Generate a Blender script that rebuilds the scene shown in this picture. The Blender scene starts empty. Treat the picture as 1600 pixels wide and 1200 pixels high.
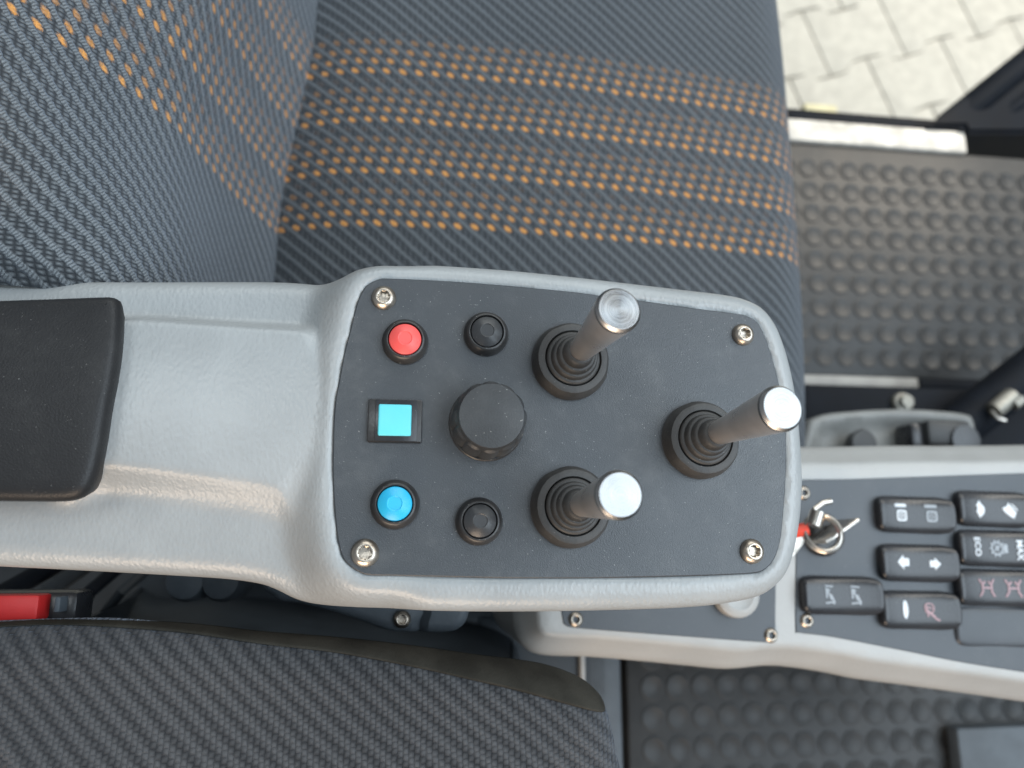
import bpy, bmesh, math, random
import numpy as np
from mathutils import Vector, Matrix
from mathutils.geometry import delaunay_2d_cdt
random.seed(7)
R = math.radians
C = bpy.context.scene.collection
ZP = 1.25                      # height of the control plate above the paving
F = 1210.0                     # focal length in pixels of the 1600 px wide photograph
NAD = (630.0, 860.0)           # pixel straight below the lens
CAMH = 0.30                    # lens height above the plate

# ------------------------------------------------------------------ camera
zw = Vector((800-NAD[0], NAD[1]-600, F)).normalized()
xw = Vector((1, 0, 0)); xw = (xw - zw*xw.dot(zw)).normalized()
yw = zw.cross(xw)
cam = bpy.data.cameras.new('camera'); camo = bpy.data.objects.new('camera', cam); C.objects.link(camo)
camo.matrix_world = Matrix.Translation((0, 0, ZP+CAMH)) @ Matrix((xw, yw, zw)).to_4x4()
cam.sensor_width = 36; cam.lens = 36*F/1600; cam.clip_start = 0.01; cam.clip_end = 100
cam.dof.use_dof = True; cam.dof.focus_distance = 0.305; cam.dof.aperture_fstop = 7.0
bpy.context.scene.camera = camo

# ------------------------------------------------------------------ world and lights
sc = bpy.context.scene
w = bpy.data.worlds.new('World'); sc.world = w; w.use_nodes = True
nt = w.node_tree; nt.nodes.clear()
wo = nt.nodes.new('ShaderNodeOutputWorld'); bg = nt.nodes.new('ShaderNodeBackground')
tc = nt.nodes.new('ShaderNodeTexCoord'); sx = nt.nodes.new('ShaderNodeSeparateXYZ')
cr = nt.nodes.new('ShaderNodeValToRGB'); mr = nt.nodes.new('ShaderNodeMapRange')
mr.inputs['From Min'].default_value = -1; mr.inputs['From Max'].default_value = 1
nt.links.new(tc.outputs['Generated'], sx.inputs[0]); nt.links.new(sx.outputs['Z'], mr.inputs['Value'])
nt.links.new(mr.outputs[0], cr.inputs['Fac']); nt.links.new(cr.outputs[0], bg.inputs['Color'])
nt.links.new(bg.outputs[0], wo.inputs['Surface'])
e = cr.color_ramp.elements
e[0].position = 0.0; e[0].color = (.10, .09, .08, 1)
e[1].position = 1.0; e[1].color = (.42, .50, .58, 1)
a = e.new(.5); a.color = (.62, .66, .70, 1)
a = e.new(.72); a.color = (.62, .72, .82, 1)
bg.inputs['Strength'].default_value = 0.50

def area(name, loc, target, sx_, sy_, power, col, spread=180):
    l = bpy.data.lights.new(name, 'AREA'); l.shape = 'RECTANGLE'; l.size = sx_; l.size_y = sy_
    l.energy = power; l.color = col; l.spread = R(spread)
    o = bpy.data.objects.new(name, l); C.objects.link(o)
    o.location = (loc[0], loc[1], loc[2]+ZP)
    d = Vector(target) - Vector(loc); o.rotation_euler = d.to_track_quat('-Z', 'Y').to_euler()
    return o
area('windscreen_light', (.88, -.08, 1.0), (.1, .03, 0), 1.25, 1.2, 24, (.76, .89, 1.0))
area('saddle_fill_light', (-.32, .28, 1.2), (-.07, .06, 0), .36, .36, 3.2, (.88, .96, 1.0))  # added overhead fill lamp, placed so the armrest saddle reflects brighter
area('door_light', (.15, 1.35, .65), (.1, .1, -.1), 1.3, .8, 9, (.97, 1.0, .97))
area('warm_bounce_light', (-.2, -1.2, .35), (.1, 0, -.1), .9, .45, 15, (1.0, .76, .55))  # added lamp imitating warm bounced light from the low near side
area('yard_light', (2.2, 2.2, 1.6), (1.4, 1.3, -1.2), 1.6, 1.6, 33, (1.0, .95, .86), 80)
l = bpy.data.lights.new('sill_sun', 'SPOT'); l.energy = 38; l.color = (1, .86, .68); l.spot_size = R(11); l.spot_blend = .6; l.shadow_soft_size = .02
o = bpy.data.objects.new('sill_sun', l); C.objects.link(o); o.location = (1.0, 1.25, ZP+.75)
o.rotation_euler = (Vector((.50, .385, -.41))-Vector((1.0, 1.25, .75))).to_track_quat('-Z', 'Y').to_euler()
sc.view_settings.view_transform = 'Standard'; sc.view_settings.look = 'None'
sc.view_settings.exposure = 0.0; sc.view_settings.gamma = 1.0

# ------------------------------------------------------------------ helpers
def P(px, py, z=0.0):
    """photo pixel -> point (x, y) on the horizontal plane z metres above the plate"""
    r = Vector(((px-800)/F, -(py-600)/F, -1))
    v = Vector((r.dot(xw), r.dot(yw), r.dot(zw)))
    k = (z-CAMH)/v.z
    return (v.x*k, v.y*k)
def PP(pts, z=0.0): return [P(a, b, z) for a, b in pts]

def thing(name, label, cat, loc, group=None):
    o = bpy.data.objects.new(name, None); C.objects.link(o)
    o.location = (loc[0], loc[1], loc[2]+ZP); o.empty_display_size = .02
    o['label'] = label; o['category'] = cat
    if group: o['group'] = group
    return o
def tag(o, label, cat, group=None):
    o['label'] = label; o['category'] = cat
    if group: o['group'] = group
    return o
def wl(o):
    v = Vector((0, 0, 0))
    while o: v += o.location; o = o.parent
    return v
def obj(name, bm, mat, parent=None, at=None, sharp=32, kind=None, label=None):
    """bm is in plate coordinates; the object's origin goes to `at` (plate coordinates)"""
    at = Vector(at) if at is not None else None
    if at is None:
        if parent: at = wl(parent) - Vector((0, 0, ZP))
        else:
            at = sum((v.co for v in bm.verts), Vector())/max(1, len(bm.verts))
    bmesh.ops.translate(bm, verts=bm.verts, vec=-at)
    bm.normal_update()
    for f in bm.faces: f.smooth = True
    for ed in bm.edges:
        if len(ed.link_faces) == 2 and ed.link_faces[0].normal.angle(ed.link_faces[1].normal, 0) > R(sharp): ed.smooth = False
    me = bpy.data.meshes.new(name); bm.to_mesh(me); bm.free()
    for m in (mat if isinstance(mat, (list, tuple)) else [mat]): me.materials.append(m)
    o = bpy.data.objects.new(name, me); C.objects.link(o)
    if parent: o.parent = parent; o.location = at + Vector((0, 0, ZP)) - wl(parent)
    else: o.location = at + Vector((0, 0, ZP))
    if kind: o['kind'] = kind
    if label: o['label'] = label
    return o

def lathe(prof, seg=48, c=(0, 0, 0), axis=(0, 0, 1), rad=None, bm=None, cap=True):
    """prof: (r, z) from bottom to top; rad(angle, i) scales the radius"""
    bm = bm or bmesh.new()
    q = Vector((0, 0, 1)).rotation_difference(Vector(axis).normalized()).to_matrix()
    rings = []
    for i, (r, z) in enumerate(prof):
        if r < 1e-7: rings.append([bm.verts.new(q @ Vector((0, 0, z)) + Vector(c))]); continue
        rings.append([bm.verts.new(q @ Vector((r*(rad(t, i) if rad else 1)*math.cos(t), r*(rad(t, i) if rad else 1)*math.sin(t), z)) + Vector(c))
                      for t in (2*math.pi*k/seg for k in range(seg))])
    for a, b in zip(rings, rings[1:]):
        for k in range(seg):
            k2 = (k+1) % seg
            if len(a) == 1 and len(b) == 1: continue
            if len(a) == 1: bm.faces.new((a[0], b[k2], b[k])) if False else bm.faces.new((b[k], a[0], b[k2]))
            elif len(b) == 1: bm.faces.new((a[k], a[k2], b[0]))
            else: bm.faces.new((a[k], a[k2], b[k2], b[k]))
    if cap and len(rings[-1]) > 1: bm.faces.new(rings[-1])
    return bm

def box(x0, x1, y0, y1, z0, z1, bev=0.0, rot=0.0, bm=None, seg=2):
    nb = bmesh.new()
    bmesh.ops.create_cube(nb, size=1)
    cx, cy = (x0+x1)/2, (y0+y1)/2
    for v in nb.verts: v.co = Vector((v.co.x*(x1-x0), v.co.y*(y1-y0), z0+(v.co.z+.5)*(z1-z0)))
    if bev: bmesh.ops.bevel(nb, geom=nb.edges[:], offset=bev, segments=seg, affect='EDGES', profile=.5)
    m = Matrix.Rotation(rot, 4, 'Z')
    for v in nb.verts: v.co = m @ v.co + Vector((cx, cy, 0))
    if bm is None: return nb
    me = bpy.data.meshes.new('t'); nb.to_mesh(me); bm.from_mesh(me); bpy.data.meshes.remove(me); nb.free()
    return bm

def tube(pts, r, seg=16, bm=None, cap=True):
    bm = bm or bmesh.new(); pts = [Vector(p) for p in pts]; rings = []; up = None
    for i, p in enumerate(pts):
        d = (pts[min(i+1, len(pts)-1)] - pts[max(i-1, 0)]).normalized()
        if up is None:
            up = Vector((0, 0, 1)) if abs(d.z) < .9 else Vector((1, 0, 0))
        s = d.cross(up).normalized(); up = s.cross(d).normalized()
        rr = r(i) if callable(r) else r
        rings.append([bm.verts.new(p + s*math.cos(t)*rr + up*math.sin(t)*rr) for t in (2*math.pi*k/seg for k in range(seg))])
    for a, b in zip(rings, rings[1:]):
        for k in range(seg): bm.faces.new((a[k], a[(k+1) % seg], b[(k+1) % seg], b[k]))
    if cap: bm.faces.new(rings[0][::-1]); bm.faces.new(rings[-1])
    bmesh.ops.recalc_face_normals(bm, faces=bm.faces)
    return bm

def smooth_outline(pts, step=.002, sub=16):
    """closed Catmull-Rom curve through pts, counter-clockwise, even spacing"""
    n = len(pts); p = np.array(pts, float); out = []
    for i in range(n):
        a, b, c, d = p[i-1], p[i], p[(i+1) % n], p[(i+2) % n]
        for k in range(sub):
            t = k/sub
            out.append(.5*((2*b)+(-a+c)*t+(2*a-5*b+4*c-d)*t*t+(-a+3*b-3*c+d)*t**3))
    out = np.array(out); q = np.vstack([out, out[:1]])
    s = np.r_[0, np.cumsum(np.linalg.norm(np.diff(q, axis=0), axis=1))]
    m = max(12, int(s[-1]/step)); t = np.linspace(0, s[-1], m, endpoint=False)
    o = np.c_[np.interp(t, s, q[:, 0]), np.interp(t, s, q[:, 1])]
    if np.sum(o[:, 0]*np.roll(o[:, 1], -1)-np.roll(o[:, 0], -1)*o[:, 1]) < 0: o = o[::-1]
    return o
def sdist(pts, poly):
    """signed distance to polygon, positive inside"""
    pts = np.atleast_2d(pts); a = poly; b = np.roll(poly, -1, axis=0); d = np.full(len(pts), 1e9); ins = np.zeros(len(pts), bool)
    for (x0, y0), (x1, y1) in zip(a, b):
        e_ = np.array([x1-x0, y1-y0]); L = e_ @ e_ + 1e-18
        v = pts - [x0, y0]; t = np.clip((v @ e_)/L, 0, 1)
        d = np.minimum(d, np.hypot(v[:, 0]-t*e_[0], v[:, 1]-t*e_[1]))
        c = (y0 > pts[:, 1]) != (y1 > pts[:, 1])
        with np.errstate(divide='ignore', invalid='ignore'):
            xi = (x1-x0)*(pts[:, 1]-y0)/(y1-y0)+x0
        ins ^= c & (pts[:, 0] < xi)
    return np.where(ins, d, -d)
def sstep(t): t = np.clip(t, 0, 1); return t*t*(3-2*t)
def round_prof(r, n=6): return [(r*(1-math.cos(t)), r*(1-math.sin(t))) for t in (math.pi/2*k/n for k in range(n+1))]
def slab(outline, H, prof, wall=.02, step=.003, walls=True, wall_in=0.0, rim_index=None):
    """a plate with outline, top height H(pts Nx2)->N, edge profile [(inset, drop)] from outside in"""
    o = outline; n = len(o)
    t = np.roll(o, -1, 0)-np.roll(o, 1, 0); t /= np.linalg.norm(t, axis=1)[:, None]+1e-12
    nin = np.c_[-t[:, 1], t[:, 0]]
    bm = bmesh.new(); uv = bm.loops.layers.uv.new('UVMap')
    rings = []
    for ins, drop in prof:
        q = o+nin*ins; z = H(q)-drop
        rings.append([bm.verts.new((x, y, zz)) for (x, y), zz in zip(q, z)])
    for a_, b_ in zip(rings, rings[1:]):
        for k in range(n): bm.faces.new((a_[k], a_[(k+1) % n], b_[(k+1) % n], b_[k]))
    if walls:
        q = o+nin*wall_in; z = H(o)-prof[0][1]-wall
        low = [bm.verts.new((x, y, zz)) for (x, y), zz in zip(q, z)]
        for k in range(n): bm.faces.new((low[k], low[(k+1) % n], rings[0][(k+1) % n], rings[0][k]))
        bm.faces.new(low[::-1])
    inner = o+nin*prof[-1][0]
    x0, y0 = inner.min(0); x1, y1 = inner.max(0)
    gx, gy = np.meshgrid(np.arange(x0, x1, step), np.arange(y0, y1, step)); g = np.c_[gx.ravel(), gy.ravel()]
    g = g[sdist(g, inner) > step*.55]
    allp = np.vstack([inner, g]) if len(g) else inner
    vs, es, fs, ov, _, _ = delaunay_2d_cdt([Vector(p) for p in allp], [], [list(range(n))], 1, 1e-7)
    zz = H(np.array([[v.x, v.y] for v in vs]))-prof[-1][1]
    bv = []
    for i, v in enumerate(vs):
        src = ov[i][0] if ov[i] else -1
        bv.append(rings[-1][src] if 0 <= src < n else bm.verts.new((v.x, v.y, zz[i])))
    for f in fs:
        try: bm.faces.new([bv[i] for i in f])
        except ValueError: pass
    for f in bm.faces:
        for l in f.loops: l[uv].uv = (l.vert.co.x, -l.vert.co.y)
    return bm
def flat(z): return lambda q: np.full(len(q), float(z))
def grid_surface(fn, us, vs):
    """fn(u, v) -> (x, y, z, U, V)"""
    bm = bmesh.new(); uv = bm.loops.layers.uv.new('UVMap'); rows = []; T = {}
    for u in us:
        row = []
        for v in vs:
            r = fn(u, v); bv = bm.verts.new(r[:3]); T[bv] = r[3:5]; row.append(bv)
        rows.append(row)
    for a_, b_ in zip(rows, rows[1:]):
        for k in range(len(vs)-1): bm.faces.new((a_[k], b_[k], b_[k+1], a_[k+1]))
    for f in bm.faces:
        for l in f.loops: l[uv].uv = T[l.vert]
    return bm

# ------------------------------------------------------------------ materials
class X:
    """a node socket with arithmetic"""
    nt = None
    def __init__(s, k): s.k = k
    @staticmethod
    def m(op, *a, clamp=False):
        n = X.nt.nodes.new('ShaderNodeMath'); n.operation = op; n.use_clamp = clamp
        for i, v in enumerate(a):
            if isinstance(v, X): X.nt.links.new(v.k, n.inputs[i])
            else: n.inputs[i].default_value = v
        return X(n.outputs[0])
    def __add__(s, o): return X.m('ADD', s, o)
    __radd__ = __add__
    def __sub__(s, o): return X.m('SUBTRACT', s, o)
    def __rsub__(s, o): return X.m('SUBTRACT', o, s)
    def __mul__(s, o): return X.m('MULTIPLY', s, o)
    __rmul__ = __mul__
    def __truediv__(s, o): return X.m('DIVIDE', s, o)
    def frac(s): return X.m('FRACT', s)
    def floor(s): return X.m('FLOOR', s)
    def sin(s): return X.m('SINE', s)
    def cos(s): return X.m('COSINE', s)
    def abs(s): return X.m('ABSOLUTE', s)
    def pow(s, p): return X.m('POWER', s, p)
    def gt(s, v): return X.m('GREATER_THAN', s, v)
    def clamp(s): return X.m('ADD', s, 0.0, clamp=True)
    def ss(s, a, b):
        n = X.nt.nodes.new('ShaderNodeMapRange'); n.interpolation_type = 'SMOOTHSTEP'
        X.nt.links.new(s.k, n.inputs['Value']); n.inputs['From Min'].default_value = a; n.inputs['From Max'].default_value = b
        return X(n.outputs[0])
def newmat(name):
    m = bpy.data.materials.new(name); m.use_nodes = True; X.nt = m.node_tree
    return m, m.node_tree, m.node_tree.nodes['Principled BSDF']
def noise(nt, scale, detail=2.0, rough=.5, coord=None, dist=0.0):
    n = nt.nodes.new('ShaderNodeTexNoise'); n.inputs['Scale'].default_value = scale
    n.inputs['Detail'].default_value = detail; n.inputs['Roughness'].default_value = rough; n.inputs['Distortion'].default_value = dist
    if coord is None:
        t = nt.nodes.new('ShaderNodeTexCoord'); coord = t.outputs['Object']
    nt.links.new(coord, n.inputs['Vector'])
    return X(n.outputs['Fac'])
def mixc(nt, fac, a, b):
    n = nt.nodes.new('ShaderNodeMix'); n.data_type = 'RGBA'
    for s, v in ((n.inputs[0], fac), (n.inputs[6], a), (n.inputs[7], b)):
        if isinstance(v, X): nt.links.new(v.k, s)
        elif isinstance(v, bpy.types.NodeSocket): nt.links.new(v, s)
        else: s.default_value = v if not isinstance(v, tuple) else (*v, 1)
    return n.outputs[2]
def bump(nt, b, h, dist, strength=1.0, prev=None):
    n = nt.nodes.new('ShaderNodeBump'); n.inputs['Distance'].default_value = dist; n.inputs['Strength'].default_value = strength
    nt.links.new(h.k, n.inputs['Height'])
    if prev is not None: nt.links.new(prev, n.inputs['Normal'])
    nt.links.new(n.outputs[0], b.inputs['Normal']); return n.outputs[0]

def plain(name, col, rough=.5, metal=0.0, bscale=None, bdist=.0002, var=.15, dust=0.0, spec=.5, coat=0.0):
    m, nt, b = newmat(name)
    n1 = noise(nt, 35, 4, .6)
    dark = tuple(c*(1-var) for c in col); light = tuple(min(1, c*(1+var)) for c in col)
    c = mixc(nt, n1.ss(.3, .7), dark, light)
    if dust:
        sp = noise(nt, 950, 1, .5).ss(.74, .80)
        haze = noise(nt, 60, 5, .7).ss(.45, .8)*.5
        c = mixc(nt, (sp*dust + haze*dust*.22).clamp(), c, (.42, .41, .38))
    nt.links.new(c, b.inputs['Base Color'])
    rr = n1*.16 + (rough-.08); nt.links.new(rr.clamp().k, b.inputs['Roughness'])
    b.inputs['Metallic'].default_value = metal; b.inputs['Specular IOR Level'].default_value = spec
    b.inputs['Coat Weight'].default_value = coat; b.inputs['Coat Roughness'].default_value = .15
    if bscale: bump(nt, b, noise(nt, bscale, 2, .5), bdist)
    return m

def grained(name, col, rough, scale, dist, dust=0.0, aniso=(1, 1, 1)):
    """moulded plastic with a leather-like pebble grain"""
    m, nt, b = newmat(name)
    t = nt.nodes.new('ShaderNodeTexCoord'); mp = nt.nodes.new('ShaderNodeMapping'); mp.inputs['Scale'].default_value = aniso
    mp.inputs['Rotation'].default_value = (0, 0, .6)
    nt.links.new(t.outputs['Object'], mp.inputs['Vector'])
    v = nt.nodes.new('ShaderNodeTexVoronoi'); v.feature = 'SMOOTH_F1'; v.inputs['Scale'].default_value = scale
    v.inputs['Smoothness'].default_value = .6
    wn = nt.nodes.new('ShaderNodeTexNoise'); wn.inputs['Scale'].default_value = scale*.35; wn.inputs['Detail'].default_value = 2
    nt.links.new(mp.outputs[0], wn.inputs['Vector'])
    av = nt.nodes.new('ShaderNodeVectorMath'); av.operation = 'MULTIPLY_ADD'
    nt.links.new(wn.outputs['Color'], av.inputs[0]); av.inputs[1].default_value = (1.1/scale,)*3; nt.links.new(mp.outputs[0], av.inputs[2])
    nt.links.new(av.outputs[0], v.inputs['Vector'])
    h = 1 - X(v.outputs['Distance'])
    big = noise(nt, 22, 4, .6)
    c = mixc(nt, big.ss(.35, .7), tuple(x*.93 for x in col), tuple(x*1.05 for x in col))
    if dust:
        sp = noise(nt, 1300, 1, .5).ss(.73, .79)
        patch = noise(nt, 45, 3, .6).ss(.42, .62)
        hz = noise(nt, 70, 5, .7).ss(.45, .8)
        fib = noise(nt, 500, 1, .5, dist=3.5).ss(.76, .79)
        c = mixc(nt, ((sp*patch + fib*.6)*dust + hz*dust*.07).clamp(), c, (.40, .40, .38))
    nt.links.new(c, b.inputs['Base Color'])
    nt.links.new((big*.14 + rough - .07 + (1-h)*.12).k, b.inputs['Roughness'])
    b.inputs['Specular IOR Level'].default_value = .8 if dust > .6 else (.3 if 'pad' in name else .5)
    bump(nt, b, h + noise(nt, scale*2.5, 1, .5)*.25, dist)
    return m

def fabric(name, band=None, dark=(.020, .0225, .026), light=(.120, .132, .142), pu=.0107, pv=.0074, slope=.78, knit=False, dist=.0011, orange=(.78, .36, .10)):
    """ribbed seat cloth; UV in metres; band=(v0, v1) carries rows of orange stitches graded in groups of five"""
    m, nt, b = newmat(name)
    t = nt.nodes.new('ShaderNodeTexCoord'); s = nt.nodes.new('ShaderNodeSeparateXYZ')
    wn = nt.nodes.new('ShaderNodeTexNoise'); wn.inputs['Scale'].default_value = 18; wn.inputs['Detail'].default_value = 2
    nt.links.new(t.outputs['UV'], wn.inputs['Vector'])
    av = nt.nodes.new('ShaderNodeVectorMath'); av.operation = 'MULTIPLY_ADD'; av.inputs[1].default_value = (.004, .004, 0)
    nt.links.new(wn.outputs['Color'], av.inputs[0]); nt.links.new(t.outputs['UV'], av.inputs[2])
    wn2 = nt.nodes.new('ShaderNodeTexNoise'); wn2.inputs['Scale'].default_value = 900; wn2.inputs['Detail'].default_value = 1
    nt.links.new(t.outputs['UV'], wn2.inputs['Vector'])
    av2 = nt.nodes.new('ShaderNodeVectorMath'); av2.operation = 'MULTIPLY_ADD'; av2.inputs[1].default_value = (.0005, .0005, 0)
    nt.links.new(wn2.outputs['Color'], av2.inputs[0]); nt.links.new(av.outputs[0], av2.inputs[2])
    nt.links.new(av2.outputs[0], s.inputs[0])
    u, v = X(s.outputs[0]), X(s.outputs[1])
    TAU = 2*math.pi
    S = u/pu; T = v/pv + .5
    r = S - T*slope
    ridge = (r*TAU).cos()*.5+.5                               # 1 on the diagonal cords
    fine = noise(nt, 2600, 2, .7, coord=t.outputs['UV'])
    if knit:
        col = ((S*4*math.pi).sin().abs()).pow(.6)             # knit wales: upright columns
        odd = X.m('MODULO', (S*4).floor(), 2.0)
        bead = ((T*3+odd*.5)*math.pi).sin().abs().pow(.7)
        h = ridge*.55 + col*bead*.55
        tone = (ridge*.55+.12 + col*bead*.45)
    else:
        jit = noise(nt, 420, 2, .6, coord=t.outputs['UV'])
        r2 = r + (jit-.5)*.30
        ridge = (r2*TAU).cos()*.5+.5
        strand = ((S*6 + T*4.2 + jit*.8)*math.pi).sin().abs()          # twist of the cord
        lad = ((T*4.0)*math.pi).sin().abs()*((S*3)*math.pi).sin().abs()
        cord = ridge.ss(.45, .95)
        h = cord*(.60+.40*strand) + (1-cord)*lad*.45
        tone = cord*(.45+.60*strand) + (1-cord)*(lad.pow(1.5)*.60+.06)
    tone = (tone*(fine*1.3+.35)).clamp()
    tone = (tone*(noise(nt, 9, 3, .6, coord=t.outputs['UV'])*.5+.75)).clamp()
    c = mixc(nt, tone, dark, light)
    if band:
        v0, v1 = band
        n = T.floor(); dy = T.frac() - .5
        rr = S - (n+.5)*slope
        dx = (rr+.5).frac() - .5                              # zero halfway between cords
        dx = (rr.frac() - .5) - dy*.42
        rad = (dx*dx)/(.215*.215) + (dy*dy)/(.30*.30)
        dot = 1 - (rad + (fine-.5)*2.4 + (noise(nt, 700, 2, .6, coord=t.outputs['UV'])-.5)*1.6).ss(.45, 1.25)
        k = X.m('MODULO', X.m('ADD', n*1.0, 502.0), 5.0)       # 0..4
        amp = (k*.25 + .0).pow(.9)*.93 + .05
        inb = v.gt(v0)*(1-v.gt(v1))
        al = (dot*amp*inb).clamp()
        yarn = mixc(nt, (fine*1.2).clamp(), tuple(x*.55 for x in orange), orange)
        c = mixc(nt, al, c, yarn)
        h = h + dot*inb*.35
    nt.links.new(c, b.inputs['Base Color'])
    b.inputs['Roughness'].default_value = .88; b.inputs['Specular IOR Level'].default_value = .25
    b.inputs['Sheen Weight'].default_value = .25; b.inputs['Sheen Roughness'].default_value = .45
    b.inputs['Sheen Tint'].default_value = (.7, .82, 1, 1)
    bump(nt, b, h + fine*.12, dist)
    return m

M = {}
M['shell'] = grained('grey_moulded_plastic', (.305, .317, .318), .30, 700, .00015, aniso=(1, .62, 1))
M['plate'] = grained('black_grained_plastic', (.019, .024, .030),   .40, 2100, .00007, dust=.85)
M['pad'] = grained('black_arm_pad', (.016, .016, .017), .42, 1400, .00008, dust=.35)
M['rubber'] = plain('dusty_black_rubber', (.030, .029, .028), .55, bscale=900, bdist=.00012, dust=.45, var=.3)
M['knob'] = plain('dusty_black_knob', (.032, .034, .036), .5, bscale=1300, bdist=.00012, dust=.5, var=.25)
M['blackgloss'] = plain('satin_black_switch', (.020, .021, .024), .28, bscale=700, bdist=.00004, dust=.15)
M['blackcap'] = plain('black_button_cap', (.035, .036, .038), .38, bscale=900, bdist=.00005, dust=.3)
M['bezel'] = plain('black_bezel', (.022, .021, .021), .36, bscale=900, bdist=.00006, dust=.4)
M['red'] = plain('red_button_plastic', (.80, .095, .085), .42, bscale=900, bdist=.00004, var=.05)
M['blue'] = plain('blue_button_plastic', (.02, .42, .68), .38, bscale=900, bdist=.00004, var=.05)
M['cyan'] = plain('cyan_button_plastic', (.12, .62, .70), .45, bscale=900, bdist=.00003, var=.04)
M['buckle'] = plain('red_buckle_plastic', (.58, .022, .022), .5, bscale=900, bdist=.00004, var=.1)
M['screw'] = plain('dull_steel', (.50, .44, .37), .34, 1.0, bscale=500, bdist=.00018, var=.35)
M['chrome'] = plain('key_steel', (.50, .46, .41), .28, 1.0, var=.2)
M['dark'] = plain('dark_blue_grey_plastic', (.018, .024, .030), .6, bscale=300, bdist=.0002, var=.2)
M['trim'] = plain('slate_trim', (.070, .085, .10), .6, bscale=300, bdist=.0002, var=.2)
M['seal'] = plain('black_door_rubber', (.006, .008, .012), .6, var=.2, spec=.12)
M['mat'] = plain('rubber_matting', (.014, .0145, .0148), .5, bscale=200, bdist=.0002, dust=.25, var=.3)
M['console'] = plain('light_grey_console', (.34, .34, .33), .42, bscale=400, bdist=.00015, var=.04)
M['cplate'] = plain('dark_console_plate', (.040, .046, .054), .42, bscale=1400, bdist=.00008, dust=.2, var=.1)
M['white'] = plain('white_print', (.62, .66, .70), .5, var=.03)
M['whitedim'] = plain('thin_white_print', (.30, .33, .36), .5, var=.05)
M['pink'] = plain('pink_print', (.34, .22, .24), .5, var=.05)
M['dullsteel'] = plain('grimy_steel', (.26, .25, .22), .5, .8, var=.4)
M['redtag'] = plain('red_key_tag', (.70, .06, .03), .4)
M['velour'] = plain('brown_grey_velour', (.036, .033, .027), .95, bscale=1300, bdist=.0003, var=.3, spec=.1)
M['sill'] = plain('worn_aluminium_sill', (.60, .56, .50), .8, 0.0, bscale=120, bdist=.0004, var=.25)
M['yellow'] = plain('pale_yellow_paint', (.75, .68, .42), .6)
M['paver'] = plain('pale_concrete', (.50, .49, .44), .85, bscale=160, bdist=.001, var=.10)
M['joint'] = plain('joint_sand', (.42, .40, .35), .95, var=.2)
M['seat'] = fabric('striped_seat_cloth', band=(-.3475, -.2035), orange=(.74, .34, .09))
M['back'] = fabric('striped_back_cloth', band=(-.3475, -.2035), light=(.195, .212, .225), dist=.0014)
M['side'] = fabric('dark_ribbed_cloth', light=(.082, .081, .083), dark=(.009, .009, .010), pu=.0092, pv=.0070, slope=.80, knit=True, dist=.0010)

def turned():
    m, nt, b = newmat('turned_aluminium')
    t = nt.nodes.new('ShaderNodeTexCoord'); s = nt.nodes.new('ShaderNodeSeparateXYZ'); nt.links.new(t.outputs['Object'], s.inputs[0])
    x, y = X(s.outputs[0]), X(s.outputs[1])
    rr = X.m('SQRT', x*x+y*y)
    n = nt.nodes.new('ShaderNodeTexNoise'); n.inputs['Scale'].default_value = 1; n.inputs['Detail'].default_value = 3
    cb = nt.nodes.new('ShaderNodeCombineXYZ'); nt.links.new((rr*4200).k, cb.inputs[0]); nt.links.new((X(s.outputs[2])*3000).k, cb.inputs[1])
    nt.links.new(cb.outputs[0], n.inputs['Vector'])
    f = X(n.outputs['Fac'])
    nt.links.new(mixc(nt, f, (.20, .199, .198), (.44, .437, .433)), b.inputs['Base Color'])
    b.inputs['Metallic'].default_value = 1; nt.links.new((f*.16+.20).k, b.inputs['Roughness'])
    b.inputs['Anisotropic'].default_value = .85
    tg = nt.nodes.new('ShaderNodeTangent'); tg.direction_type = 'RADIAL'; tg.axis = 'Z'; nt.links.new(tg.outputs[0], b.inputs['Tangent'])
    bump(nt, b, f, .00004)
    return m
M['alu'] = turned()
M['alubrown'] = plain('bronzed_lever_shaft', (.66, .62, .59), .30, .8, bscale=500, bdist=.00005, var=.12)

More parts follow.
